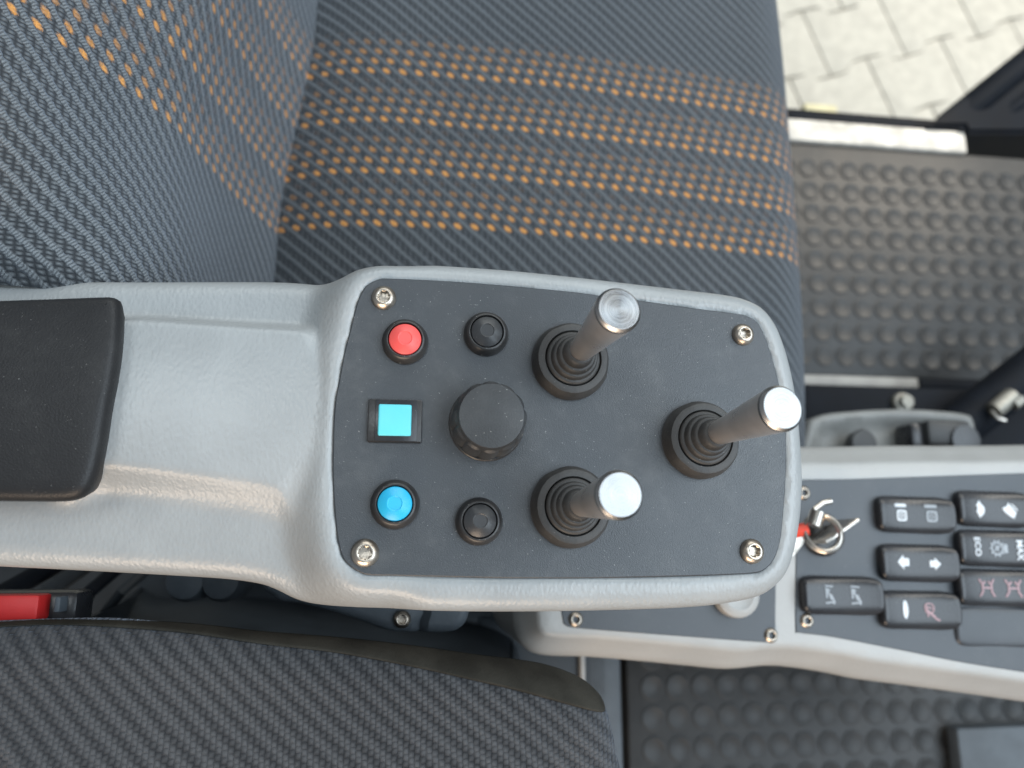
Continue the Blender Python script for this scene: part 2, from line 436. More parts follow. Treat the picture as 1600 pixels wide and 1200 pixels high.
# ------------------------------------------------------------------ paving outside
ZG = -1.25
g = bmesh.new(); bmesh.ops.create_grid(g, x_segments=1, y_segments=1, size=30)
bmesh.ops.translate(g, verts=g.verts, vec=(0, 0, ZG-.009))
obj('ground', g, M['joint'], kind='structure', at=(0, 0, ZG-.009))
a1 = P(1415, 81, ZG); a2 = P(1527.5, 51, ZG); ang = math.atan2(a2[1]-a1[1], a2[0]-a1[0])
pp = math.hypot(a2[0]-a1[0], a2[1]-a1[1]); hh = pp*.74; AM = pp*.055
def wave(x):                       # -1 at x=0 and 1, +1 at x=.5
    t = abs((x % 1)-.5)*2          # 1 at the ends, 0 in the middle
    return 1-2*min(1, max(0, (t-.36)/.20))
bm = bmesh.new(); ca, sa = math.cos(ang), math.sin(ang)
for row in range(-9, 10):
    for k in range(-9, 10):
        x0 = k + (.5 if row % 2 else 0); gp = .011; pl = []
        xs = [x0+gp] + [x0+t for t in (.20, .22, .28, .30, .5, .70, .72, .78, .80)] + [x0+1-gp]
        for x in xs: pl.append((x*pp, row*hh+AM*wave(x-x0)+gp*pp*1.5))
        for x in xs[::-1]: pl.append((x*pp, (row+1)*hh-AM*wave(x-x0)-gp*pp*1.5))
        dz = random.uniform(-.001, .001)
        org = (a1[0], a1[1])
        def tr(q): return (org[0]+q[0]*ca-q[1]*sa, org[1]+q[0]*sa+q[1]*ca)
        cx = sum(q[0] for q in pl)/len(pl); cy = sum(q[1] for q in pl)/len(pl)
        lo = [bm.verts.new((*tr(q), ZG-.008)) for q in pl]
        mi = [bm.verts.new((*tr(q), ZG-.002+dz)) for q in pl]
        up = [bm.verts.new((*tr((cx+(q[0]-cx)*.965, cy+(q[1]-cy)*.955)), ZG+dz)) for q in pl]
        for A_, B_ in ((lo, mi), (mi, up)):
            for i in range(len(pl)):
                j = (i+1) % len(pl); bm.faces.new((A_[i], A_[j], B_[j], B_[i]))
        bm.faces.new(up)
obj('pavement', bm, M['paver'], kind='structure', at=(0, 0, ZG))

# ------------------------------------------------------------------ cab floor with studded matting
ZF = -.42
def studs(bm, x0, x1, y0, y1, z, pitch=.0262, r=.0112, hgt=.0012, off=(0, 0)):
    ny = int((y1-y0)/pitch); px_ = .0238; nx = int((x1-x0)/px_)
    for i in range(nx):
        for j in range(ny):
            lathe([(r, 0), (r*.97, hgt*.8), (r*.92, hgt), (r*.84, hgt*.95), (r*.76, hgt*.6), (0, hgt*.55)], 20, (x0+px_*(i+.5), y0+pitch*(j+.5), z), bm=bm, cap=False)
xa = .20; ysill = P(1380, 231, ZF)[1]
ylow = P(1380, 590, ZF)[1]
bm = box(xa, 1.15, ylow, ysill, ZF-.02, ZF, .003)
studs(bm, xa+.02, 1.14, ylow+.008, ysill-.004, ZF)
o = obj('rubber_mat', bm, M['mat']); tag(o, 'dark grey rubber mat with round studs beside the door sill', 'mat')
bm = box(-.5, 1.3, -1.0, ylow-.03, ZF-.045, ZF-.0205, .003)
o = obj('cab_floor', bm, M['dark'], kind='structure')
x2, y2 = P(978, 1040, ZF); x3, y3 = P(1600, 1230, ZF)
bm = box(x2, 1.15, -.60, P(1200, 1000, ZF)[1], ZF-.02, ZF, .003)
studs(bm, x2+.012, 1.14, -.58, P(1200, 1000, ZF)[1]+.004, ZF)
o = obj('rubber_mat', bm, M['mat']); tag(o, 'dark studded rubber mat below the front console, beside the ribbed seat edge', 'mat')
# sill
s0 = P(1200, 229, ZF+.005); s1 = P(1506, 197, ZF+.005)
bm = box(s0[0], s1[0], ysill-.001, P(1380, 196, ZF+.005)[1], ZF-.05, ZF+.005, .0015)
# worn scallops along the inner edge
o = obj('door_sill', bm, M['sill'], kind=None); tag(o, 'bright sunlit metal door sill strip between mat and paving', 'door sill')
bm = box(s0[0], s1[0]+.7, P(1380, 192, ZF)[1], P(1380, 190, ZF)[1]+.012, ZF-.30, ZF-.006, .002)
obj('cab_side', bm, M['seal'], kind='structure')
y_ = P(1280, 176, -.62)
bm = box(y_[0]-.02, y_[0]+.028, y_[1]-.006, y_[1]+.014, -.64, -.62, .002)
o = obj('entry_step', bm, M['yellow']); tag(o, 'pale yellow step corner just beyond the door sill', 'step')
# door frame with its rubber seal, lower right of the opening
def prism(pts, z0, z1, bev=.004):
    bm = bmesh.new(); vs = [bm.verts.new((x, y, z1)) for x, y in pts]; f = bm.faces.new(vs)
    if f.normal.z < 0 or f.calc_area() and False: pass
    r = bmesh.ops.extrude_face_region(bm, geom=[f]); vv = [v for v in r['geom'] if isinstance(v, bmesh.types.BMVert)]
    bmesh.ops.translate(bm, verts=vv, vec=(0, 0, z0-z1)); bmesh.ops.recalc_face_normals(bm, faces=bm.faces)
    if bev: bmesh.ops.bevel(bm, geom=bm.edges[:], offset=bev, segments=2, affect='EDGES')
    return bm
df = thing('door_pillar', 'black door pillar crossing the corner diagonally beside the pale paving', 'door pillar', (*P(1560, 150, ZF), ZF))
obj('pillar', prism(PP([(1448, 198), (1600, 74), (1780, -72), (1900, -60), (1900, 207), (1512, 207), (1508, 197)], ZF+.012), ZF-.12, ZF+.012), M['seal'], df)
p0, p1 = P(1452, 195, ZF+.03), P(1760, -66, ZF+.03)
p0 = P(1500, 182, ZF+.01); p1 = P(1800, -62, ZF+.01)
obj('rubber_seal', tube([(*p0, ZF-.012), (p0[0]*.9+p1[0]*.1, p0[1]*.9+p1[1]*.1, ZF+.004), (*p1, ZF+.006)], .016, 20), M['seal'], df)
p0, p1 = P(1556, 190, ZF+.01), P(1830, -20, ZF+.01)
obj('rubber_lip', tube([(*p0, ZF-.004), (p0[0]*.9+p1[0]*.1, p0[1]*.9+p1[1]*.1, ZF+.008), (*p1, ZF+.010)], .008, 16), M['seal'], df)

# ------------------------------------------------------------------ mat edge strip and floor well
bm = box(P(1275, 600, ZF)[0]-.15, P(1432, 600, ZF)[0], P(1350, 606, ZF)[1], P(1350, 589, ZF)[1], ZF-.03, ZF+.004, .002)
o = obj('floor_strip', bm, plain('dull_strip', (.30, .29, .27), .55)); tag(o, 'narrow light metal edge strip along the studded mat', 'strip')
bm = box(P(1432, 600, ZF)[0]+.003, 1.15, P(1350, 606, ZF)[1], P(1350, 589, ZF)[1], ZF-.03, ZF+.002, .002)
o = obj('floor_strip', bm, M['seal']); tag(o, 'dark continuation of the mat edge strip, by the black lever', 'strip')
# lever box
ZB = -.27
lb = thing('lever_console', 'small grey lever box with black knobs behind the front console', 'lever box', (*P(1400, 680, ZB), ZB))
ol = smooth_outline(PP([(1262, 740), (1262, 668), (1285, 648), (1340, 641), (1400, 638), (1460, 640), (1508, 645), (1524, 655), (1532, 700), (1534, 745), (1400, 748)], ZB), .003)
obj('housing', slab(ol, lambda q: ZB - .007*sstep(sdist(q, ol*1.0)/.013-.35), round_prof(.005), .06, .004), M['console2'] if 'console2' in M else plain('lever_box_grey', (.20, .205, .20), .5, bscale=400, bdist=.0002), lb)
c = P(1340, 695, ZB)
kp = [(.007, 0), (.007, .004), (.0105, .006), (.0115, .014), (.0100, .016), (.004, .0165), (0, .0165)]
obj('knob', lathe(kp, 32, (*c, ZB-.006)), M['knob'], lb)
c = P(1482, 680, ZB+.02)
kb = obj('lever_knob', box(c[0]-.018, c[0]+.020, c[1]-.008, c[1]+.012, ZB-.006, ZB+.022, .004), M['knob'], lb)
obj('stem', lathe([(.008, 0), (.008, .02), (.012, .021), (.012, .03), (0, .031)], 24, (*P(1478, 694, ZB), ZB-.006)), M['blackgloss'], kb)
obj('grip', box(c[0]-.030, c[0]-.0185, c[1]-.012, c[1]+.010, ZB-.005, ZB+.018, .004), M['blackgloss'], kb)
obj('clip', box(P(1424, 690, ZB)[0], P(1438, 690, ZB)[0], P(1424, 690, ZB)[1]-.003, P(1424, 690, ZB)[1]+.003, ZB-.007, ZB-.003, .001), M['screw'], lb)
# well behind the lever box
bm = box(P(1255, 620, -.36)[0], 1.15, P(1400, 690, -.36)[1]-.05, ylow-.022, -.46, -.36, .006)
obj('floor_well', bm, M['seal'], kind='structure')
c = P(1417, 627, -.35)
o = obj('bolt', lathe([(.010, 0), (.010, .004), (.0085, .006), (.006, .0065), (.006, .012), (0, .0125)], 24, (*c, -.36)), M['dullsteel'])
tag(o, 'small pale round bolt head on the dark floor between mat and lever box', 'bolt')
lv = thing('floor_lever', 'black floor lever with steel clamp at the right edge of the frame', 'lever', (*P(1560, 610, -.33), -.36))
p0, p1 = P(1500, 668, -.33), P(1680, 520, -.33)
obj('arm', tube([(*p0, -.335), (*p1, -.325)], .020, 20), M['seal'], lv)
p0, p1 = P(1563, 640, -.30), P(1592, 615, -.30)
cl = obj('clamp', tube([(*p0, -.308), (*p1, -.308)], .0075, 20), M['dullsteel'], lv)
obj('nut', tube([(*P(1588, 632, -.3), -.304), (*P(1600, 622, -.3), -.304)], .0055, 6), M['dullsteel'], cl)
obj('clip', tube([(*P(1560, 640, -.3), -.308), (*P(1566, 652, -.3), -.305), (*P(1576, 656, -.3), -.304)], .0018, 8), M['chrome'], cl)
c = P(1560, 1180, ZF)
bm = box(P(1478, 1180, ZF)[0], 1.15, -.6, P(1500, 1138, ZF+.02)[1], ZF+.003, ZF+.02, .003)
o = obj('floor_plate', bm, M['trim']); tag(o, 'flat slate grey floor plate lying on studded mat at lower right corner', 'floor plate')

# ------------------------------------------------------------------ driver's seat
seat = thing('driver_seat', 'driver seat in blue grey ribbed cloth with orange dashed stripes', 'seat', (.1, .30, ZF))
XF = .300
def seat_pt(u, v):
    # u: arc coordinate along x, v: y
    x = u; z = -.178 - .020*max(0, (x-.03)/.25)**2 - .032*max(0, (.0-x)/.10)**2.4 - .10*((v-.30)/.42)**4
    z -= .006*((v-.33)/.25)**2
    x0 = XF - .045
    if u > x0:
        t = (u-x0)/.045; th = min(t*1.0, math.pi/2)
        if t < math.pi/2: x = x0+.045*math.sin(t); z -= .045*(1-math.cos(t))
        else: x = XF + (0.0); z -= .045+(u-x0-.045*math.pi/2)
    # side roll near the armrest, hidden below it
    if v < .05:
        t = (.05-v)/.04; z -= .04*(1-math.cos(min(t, math.pi/2))); 
    return (x, v, z, u, -v)
us = np.concatenate([np.arange(-.13, XF-.045, .006), np.arange(XF-.045, XF+.12, .004)])
bm = grid_surface(seat_pt, us, np.arange(-.004, .62, .008))
obj('seat_cushion', bm, M['seat'], seat, sharp=180)
PA = [(-.115, -.262), (-.094, -.255), (-.081, -.232), (-.077, -.205), (-.087, -.170), (-.098, -.137), (-.110, -.104), (-.119, -.075), (-.129, -.048), (-.142, -.022), (-.156, .002), (-.174, .028), (-.195, .052), (-.222, .075), (-.255, .095)]
PB = [(-.115, -.262), (-.096, -.255), (-.084, -.232), (-.080, -.205), (-.086, -.170), (-.093, -.135), (-.100, -.100), (-.107, -.070), (-.115, -.043), (-.126, -.022), (-.142, -.008), (-.163, -.004), (-.188, -.001), (-.216, .010), (-.250, .012)]
def cr_pt(prof, wi):
    i = min(int(wi), len(prof)-2); t = wi-i
    a_ = [np.array(prof[max(0, min(len(prof)-1, i+k))]) for k in (-1, 0, 1, 2)]
    return .5*((2*a_[1])+(-a_[0]+a_[2])*t+(2*a_[0]-5*a_[1]+4*a_[2]-a_[3])*t*t+(-a_[0]+3*a_[1]-3*a_[2]+a_[3])*t**3)
def arc_of(prof, wi):
    s_ = np.r_[0, np.cumsum([math.dist(prof[k], prof[k+1]) for k in range(len(prof)-1)])]
    return np.interp(wi, range(len(prof)), s_)
def back_pt(wi, y):
    k = float(sstep((y-.105)/.105))
    p = cr_pt(PA, wi)*k + cr_pt(PB, wi)*(1-k)
    arc = arc_of(PA, wi)*k + arc_of(PB, wi)*(1-k)
    z = p[1]; x = p[0] + .021*float(sstep((y-.20)/.17)) - .0125*float(sstep((-.06-z)/.11))
    if y < .113: z -= .010*((.113-y)/.0125)**2
    return (x, y, z, -arc-.06, -y)
bm = grid_surface(back_pt, np.arange(0, 14.01, .25), np.concatenate([np.arange(.1016, .14, .0024), np.arange(.141, .62, .008)]))
for f in bm.faces: f.normal_flip()
obj('backrest', bm, M['back'], seat, sharp=180)
obj('seat_base', box(-.12, .27, .02, .60, ZF+.002, -.30, .01), M['dark'], seat)

# ------------------------------------------------------------------ neighbouring seat, lower left
ZS = -.035
n_ol = smooth_outline(PP([(-160, 985), (-60, 976), (60, 971), (160, 970), (257, 978), (403, 993), (520, 1002), (640, 1016), (737, 1030), (850, 1046), (915, 1070), (950, 1096), (970, 1135), (982, 1190), (992, 1260), (960, 1420), (600, 1480), (200, 1480), (-160, 1480)], ZS), .003)
def nH(q):
    d = sdist(q, n_ol)
    return ZS + .022*sstep(d/.11) - .010*np.clip((q[:, 0]-.0)/.12, 0, 1)**2
s2 = thing('passenger_seat', 'dark grey ribbed cloth seat edge with brownish velour border, lower left', 'seat', (-.05, -.12, ZF))
def bord(q):
    return q
# border band of velour wraps the upper edge; the ribbed cloth fills the rest
nprof = [(0, .014), (.0012, .009), (.004, .0045), (.008, .0018), (.012, .0006), (.016, 0)]
cush = obj('cushion', slab(n_ol, nH, nprof, .03, .004, wall_in=.02), M['side'], s2, sharp=180)
def nT(q):
    d = sdist(q, n_ol)
    return nH(q) - np.interp(d, [p[0] for p in nprof], [p[1] for p in nprof]) + .0022
upper = [(-150, 986), (60, 972), (257, 977), (403, 992), (520, 1001), (640, 1014), (737, 1028), (850, 1044), (917, 1067), (951, 1094), (962, 1116)]
lower = [(950, 1120), (900, 1106), (820, 1083), (737, 1063), (640, 1042), (520, 1021), (403, 1008), (257, 989), (60, 979), (-150, 994)]
vb = smooth_outline(PP(upper+lower, ZS), .002)
obj('velour_border', slab(vb, nT, [(0, .0012), (.0005, .0002), (.0012, 0)], .002, .002), M['velour'], cush, sharp=180, label='brownish grey smooth velour border')
obj('base', slab(n_ol, flat(ZS-.045), [(.045, 0)], .25, .02), M['dark'], s2)

# seat belt buckle
bk = thing('seat_belt_buckle', 'red seat belt release button in a black buckle at left edge', 'seat belt buckle', (*P(20, 950, -.06), -.10))
c0 = P(-60, 976, -.055); c1 = P(66, 929, -.055)
obj('release_button', box(c0[0], c1[0]-.001, c0[1]+.001, c1[1], -.078, -.055, .0015), M['buckle'], bk)
obj('housing', box(c0[0]-.01, c1[0]+.010, c0[1]-.004, c1[1]+.001, -.086, -.066, .003), M['blackgloss'], bk)
obj('latch_plate', box(c1[0]+.0035, c1[0]+.006, c0[1]+.004, c1[1]-.001, -.09, -.0585, .0008), M['trim'], bk)

# ------------------------------------------------------------------ centre tunnel below the gap
bm = box(-.30, .165, -.13, .0, -.42, -.30, .012)
tn = obj('centre_tunnel', bm, M['dark'], kind='structure')
pil = thing('console_pedestal', 'slate grey pedestal panels under the front console', 'pedestal', (*P(900, 1080, -.36), ZF))
x0 = P(700, 1010, -.34)
obj('left_panel', box(P(745, 1000, -.30)[0], P(903, 1000, -.30)[0], P(800, 1130, -.30)[1], P(800, 960, -.30)[1], ZF+.002, -.298, .004), M['dark'], pil)
obj('trim_edge', box(P(904, 1000, -.30)[0], P(911, 1000, -.30)[0], P(800, 1130, -.30)[1], P(800, 960, -.30)[1], ZF+.002, -.294, .001), M['console'], pil)
obj('right_panel', box(P(912, 1000, -.30)[0]+.0005, P(970, 1000, -.30)[0], P(800, 1240, -.30)[1], P(800, 960, -.30)[1], ZF+.002, -.300, .004), M['trim'], pil)
# dark cables and folds in the gap
ca_ = thing('cable_bundle', 'bundle of dark cables in the gap beside the red buckle', 'cables', (*P(100, 920, -.2), -.30))
for i, (xA, xB, r_) in enumerate(((-20, 60, .006), (50, 110, .005), (120, 165, .004), (165, 215, .003))):
    pts = [(*P(xA-20, 960, -.22), -.24), (*P((xA+xB)/2-10, 925, -.2), -.2-.004*i), (*P(xB+20, 880, -.22), -.23)]
    obj('cable', tube(pts, r_, 12), M['dark'] if i % 2 else M['seal'], ca_)

# ------------------------------------------------------------------ armrest
arm = thing('armrest', 'light grey moulded armrest with black control panel, levers and buttons', 'armrest', (.05, .045, -.05))
ao = smooth_outline([P(a, b, -.0205+.0115*float(np.clip((a-430)/160, 0, 1))) for a, b in [(-200, 440), (-100, 439), (0, 438), (120, 438), (240, 438), (350, 437.5), (440, 437), (500, 436), (530, 432), (557, 421), (585, 415.5), (615, 415), (650, 417), (720, 421), (800, 427), (880, 435), (950, 443), (1010, 450), (1070, 457), (1120, 463), (1154, 470), (1184, 485), (1205, 511), (1220, 548), (1232, 595), (1239, 640), (1244, 690), (1247, 750), (1245, 795), (1241, 828), (1235, 858), (1224, 892), (1205, 916), (1175, 933), (1118, 944), (1060, 949), (1000, 951.5), (900, 954), (831, 955), (740, 955), (640, 953), (550, 950), (510, 948), (480, 944), (456, 936), (430, 922), (403, 912.5), (350, 905), (257, 899), (130, 892), (0, 885.5), (-100, 881), (-200, 877)]], .002)
po = smooth_outline(PP([(592, 435.5), (612, 434.5), (690, 438), (775, 444), (840, 450), (900, 456), (950, 463), (1000, 469), (1050, 476), (1100, 483), (1140, 488), (1163, 492), (1181, 501), (1193, 520), (1203, 547), (1211, 574), (1223, 625), (1228, 665), (1229, 720), (1227, 765), (1224, 805), (1220, 842), (1212, 870), (1199, 888), (1181, 896.5), (1130, 900), (1040, 902.5), (920, 905), (800, 905), (720, 903.5), (650, 902), (610, 901), (575, 900), (555, 892), (538, 878), (530, 860), (525, 835), (522, 805), (519.5, 770), (518.5, 730), (519, 697), (520, 660), (523, 625), (530, 587), (537, 550), (545, 520), (553, 487), (560, 465), (572, 446)], 0), .0015)
so = smooth_outline(PP([(60, 500), (190, 492), (250, 493), (320, 497), (400, 502), (455, 505), (482, 510), (493, 530), (502, 570), (508, 620), (509, 670), (505, 715), (493, 752), (475, 790), (455, 812), (435, 812), (390, 799), (320, 788), (250, 778), (160, 768), (60, 765)], -.003), .002)
_cache = {}
def armH(q):
    dp = -sdist(q, po)                                   # distance outside the plate
    ramp = 1 - sstep((dp-.0025)/.020)
    left = sstep((.012-q[:, 0])/.02)                     # shoulders only left of the plate
    z = -.0115*(1-ramp)*left + .0006
    z = z - .16*np.maximum(0, np.abs(q[:, 1]-.047)-.030)*left*(1-ramp)
    ds = sdist(q, so)
    soft = .0065 + .013*np.clip((.060-q[:, 1])/.05, 0, 1)
    hump = sstep((ds+.003)/soft)
    # hollow saddle: lower in the middle, rising to its right-hand edge and under the pad
    cx = np.clip((q[:, 0]+.150)/.115, 0, 1)
    top = -.0008 + .0080*(1-cx)**1.5 - .0034*((q[:, 1]-.052)/.034)**2
    z = z*(1-hump) + (top)*hump
    # plate recess
    z = z - .0022*sstep((-dp+.0004)/.0012)
    return z
obj('shell', slab(ao, armH, round_prof(.0085, 7), .045, .0016, wall_in=.004), M['shell'], arm, sharp=70)
plate = obj('control_panel', slab(po + 0, flat(.0008), [(.0003, .0012), (.0004, .0004), (.0008, 0)], .0015, .004), M['plate'], arm)
# arm pad
pd = smooth_outline(PP([(-200, 484), (-100, 479), (0, 473.5), (90, 470), (165, 467), (183, 468), (192, 476), (195, 500), (194, 546), (189, 590), (180, 640), (172, 690), (163, 730), (153, 758), (141, 774), (123, 782), (90, 784.5), (0, 783.5), (-100, 781), (-200, 778)], .006), .002)
def padH(q):
    y = (q[:, 1]-.048)/.045
    return .0145 - .0030*y*y
obj('arm_pad', slab(pd, padH, [(0, .0050), (.0003, .0030), (.0012, .0012), (.0026, .0003), (.0045, 0)], .013, .004, wall_in=.0035), M['pad'], arm)
# bracket under the arm
bo = smooth_outline(PP([(430, 900), (430, 935), (470, 944), (520, 957), (565, 972), (610, 987), (660, 989), (700, 989), (722, 980), (733, 960), (736, 920), (730, 890)], -.085), .002)
br = obj('mounting_bracket', slab(bo, lambda q: flat(-.085)(q)-.004*sstep((q[:, 0]-P(645, 960, -.085)[0])/.003)*sstep((P(668, 960, -.085)[0]-q[:, 0])/.003), round_prof(.005), .06, .004), M['trim'], arm)
for cx_, r_ in ((285, .009), (341, .009)):
    c = P(cx_, 908, -.12)
    obj('adjuster', lathe([(r_*1.2, 0), (r_*1.2, .03), (r_, .036), (r_*.4, .038), (0, .038)], 28, (*c, -.16)), M['trim'], arm)
    
def screw_at(px, py, z, parent, r=.0048, h=.0028, ang=0.0, name='screw'):
    c = P(px, py, z+h*.8)
    prof = []
    def star(t, i): 
        return 1 + (.13*math.cos(6*t+ang) if i >= 9 else 0)
    hr = r*.44
    pr = [(r*.98, 0), (r, h*.12), (r*.985, h*.3), (r*.90, h*.58), (r*.80, h*.78), (r*.68, h*.93), (r*.60, h), (hr*1.22, h), (hr*1.10, h*.97), (hr, h*.86), (hr*.96, h*.15), (0, h*.12)]
    bm = lathe(pr, 48, (*c, z), rad=star, cap=False)
    return obj(name, bm, M['screw'], parent, at=(*c, z), sharp=40)
for i, (px, py, r_) in enumerate(((599.5, 463, .0049), (570, 864, .0052), (1164, 521, .0047), (1178.5, 861.5, .0049))):
    screw_at(px, py, .0008, plate, r_, .0030, ang=i*1.3)
screw_at(628, 968, -.085, br, .0042, .003, 1)

def push_button(px, py, capmat, label, r=.0088):
    c = P(px, py, .0055)
    b = obj('push_button', lathe([(r*1.03, 0), (r*1.03, .0012), (r*1.0, .0024), (r*.92, .0040), (r*.86, .0047), (r*.80, .0050), (r*.765, .0050), (r*.75, .0046), (r*.745, .0020), (0, .0020)], 56, (*c, .0008), cap=False), M['bezel'], arm, at=(*c, .0008), label=label)
    k = r*.72
    obj('cap', lathe([(k, .0021), (k, .0042), (k*.97, .0047), (k*.92, .0050), (k*.48, .0066), (k*.44, .0067), (k*.41, .0066), (k*.38, .00645), (0, .0064)], 56, (*c, .0008), cap=False), capmat, b, at=(*c, .0008), sharp=24)
push_button(633, 530, M['red'], 'red push button in a black ring')
push_button(617, 787, M['blue'], 'blue push button in a black ring', .0090)
push_button(761, 518, M['blackcap'], 'upper black push button')
push_button(750, 814, M['blackcap'], 'lower black push button')

# square button
c = P(617, 657, .003)
q = .5
fr = obj('square_button', box(c[0]-.0103, c[0]+.0103, c[1]-.0083, c[1]+.0083, .0002, .0030, .0006), M['bezel'], arm, label='cyan square button in a black frame')
ins = box(c[0]-.0075, c[0]+.0085, c[1]-.0080, c[1]+.0080, .0031, .0036, .0002)
obj('inner_frame', ins, M['blackgloss'], fr)
obj('cap', box(c[0]-.0063, c[0]+.0063, c[1]-.0061, c[1]+.0061, .0030, .0046, .0007, seg=3), M['cyan'], fr)

# rotary knob
c = P(760, 662, .0)
zt = .0185
def lobes(t, i): return 1 + (.06*abs(math.cos(6*t))**.6 - .03 if i in (1, 2, 3, 4) else 0)
r = .0137
kn = obj('rotary_knob', lathe([(r*.98, 0), (r*1.03, .0008), (r*1.03, .006), (r*1.0, .012), (r*.97, .0150), (r*.925, .0160), (r*.915, .0166), (r*.905, .0178), (r*.88, .0184), (r*.84, .0185), (0, .0185)], 120, (*c, .0008), rad=lobes, cap=False), M['knob'], arm, at=(*c, .0008), sharp=28)
obj('collar', lathe([(.0150, 0), (.0150, .0008), (.0146, .0012), (.010, .0012)], 56, (*c, .0008), cap=False), M['bezel'], kn, at=(*c, .0008))

# joysticks
def joystick(bpx, tpx, label, seed=0):
    b = Vector((*P(*bpx, .003), .0008)); t = Vector((*P(*tpx, .061), .061))
    ax = (t-b).normalized()
    R0 = .0156
    facet = lambda t_, i: 1 - (.018*(max(0, math.cos(3*t_+.4))**8) if i < 4 else 0)
    bz = obj('joystick', lathe([(R0*1.01, 0), (R0*1.01, .0022), (R0*.97, .0046), (R0*.90, .0068), (R0*.83, .0072), (R0*.735, .0072), (R0*.715, .0066), (R0*.71, .0030), (0, .0030)], 64, b, rad=facet, cap=False), M['rubber'], arm, at=b, label=label, sharp=30)
    pr = []; R1 = R0*.695
    rs = [(R1, .0030), (R1, .0066), (R1*.97, .0074), (R1*.90, .0078), (R1*.86, .0078), (R1*.845, .0088), (R1*.82, .0100), (R1*.77, .0104), (R1*.72, .0104), (R1*.70, .0112), (R1*.675, .0126), (R1*.62, .0131), (R1*.57, .0131), (R1*.55, .0142), (R1*.53, .0158), (R1*.47, .0166), (R1*.36, .0170), (0, .0170)]
    bm = lathe(rs, 64, (0, 0, 0), cap=False)
    for v in bm.verts:                                      # the boot leans with its lever
        k = max(0, (v.co.z-.006))
        v.co.x += ax.x/ax.z*k; v.co.y += ax.y/ax.z*k
        v.co += b
    obj('boot', bm, M['rubber'], bz, at=b, sharp=60)
    z0 = .0155; L = (t-b).length
    rb, rt = .0045, .0080
    def sh(z): return rb+(rt-rb)*min(1, ((z-z0)/(L-.0015-z0))**1.0)
    prof = [(rb*.8, z0-.002), (rb*.86, z0)] + [(sh(z), z) for z in np.linspace(z0+.0015, L-.0022, 12)]
    q_ = Vector((0, 0, 1)).rotation_difference(ax)
    lev = lathe(prof, 64, (0, 0, 0), cap=True)
    lo = obj('lever', lev, M['alubrown'], bz, at=(0, 0, 0), sharp=30)
    tip = obj('lever_tip', lathe([(sh(L-.0022), L-.0022), (rt, L-.0018), (rt*.99, L-.0012), (rt*.875, L-.00003), (rt*.865, L), (0, L)], 72, (0, 0, 0), cap=False), M['alu'], lo, at=(0, 0, 0), sharp=20)
    lo.location = (0, 0, 0); lo.rotation_mode = 'QUATERNION'; lo.rotation_quaternion = q_
    tip.location = (0, 0, 0)
    return bz
joystick((892, 564), (967.5, 483), 'rear joystick, upper of the pair')
joystick((892.5, 792), (969.5, 773), 'rear joystick, lower of the pair', 1)
joystick((1095.5, 687), (1223, 637), 'front joystick standing alone', 2)

# ------------------------------------------------------------------ front console
ZC = -.140
con = thing('front_console', 'light grey front console with dark panels and rocker switches', 'console', (*P(1400, 880, ZC), ZF))
co = smooth_outline(PP([(801, 900), (801, 955), (806, 990), (822, 1014), (852, 1026), (925, 1029), (1010, 1036), (1081, 1043), (1144, 1048), (1206, 1043), (1250, 1046), (1300, 1054), (1350, 1064), (1450, 1077), (1600, 1098), (1760, 1122), (1900, 1140), (1900, 690), (1760, 691), (1600, 693), (1500, 694), (1400, 694), (1300, 696), (1200, 700), (1100, 740), (980, 830), (880, 850), (820, 850)], ZC-.012), .003)
cpo = smooth_outline(PP([(1243, 752), (1250, 747), (1330, 746), (1450, 742), (1600, 737), (1760, 734), (1850, 733), (1852, 1090), (1760, 1078), (1600, 1053), (1500, 1037), (1400, 1017), (1300, 998), (1247, 991), (1240, 984), (1240, 900), (1242, 800)], ZC), .002)
cp2 = smooth_outline(PP([(877, 900), (874, 945), (876, 966), (881, 979), (906, 984.5), (1019, 993.5), (1120, 1001), (1175, 1005), (1203, 1006), (1213, 1000), (1214, 960), (1215, 850), (1215, 780), (1130, 790), (1000, 850)], ZC), .002)
def conH(q):
    return np.full(len(q), ZC)
cprof = [(0, .020), (.0012, .0165), (.0045, .0120), (.0085, .0070), (.0110, .0030), (.0125, .0010), (.0145, .0000)]
obj('housing', slab(co, conH, cprof, .10, .004), M['console'], con, sharp=60)
cplate = obj('switch_panel', slab(cpo, flat(ZC+.0006), [(.0008, .0008), (.0014, 0)], .0015, .006), M['cplate'], con)
cplate2 = obj('cover_panel', slab(cp2, flat(ZC+.0006), [(.0008, .0008), (.0014, 0)], .0015, .006), M['cplate'], con)
for px, py, par in ((900, 968, cplate2), (1206, 993, cplate2), (1257, 770, cplate), (1262, 970, cplate)):
    screw_at(px, py, ZC-.0006, par, .0044, .003, px)
# light dome half hidden by the armrest
c = P(1146, 928, ZC)
obj('round_knob', lathe([(.013, 0), (.013, .006), (.0125, .0075), (.011, .0085), (.0085, .009), (.0075, .0085), (0, .008)], 40, (*c, ZC-.0006), cap=False), M['console'], con, label='pale round knob half hidden under the armrest')

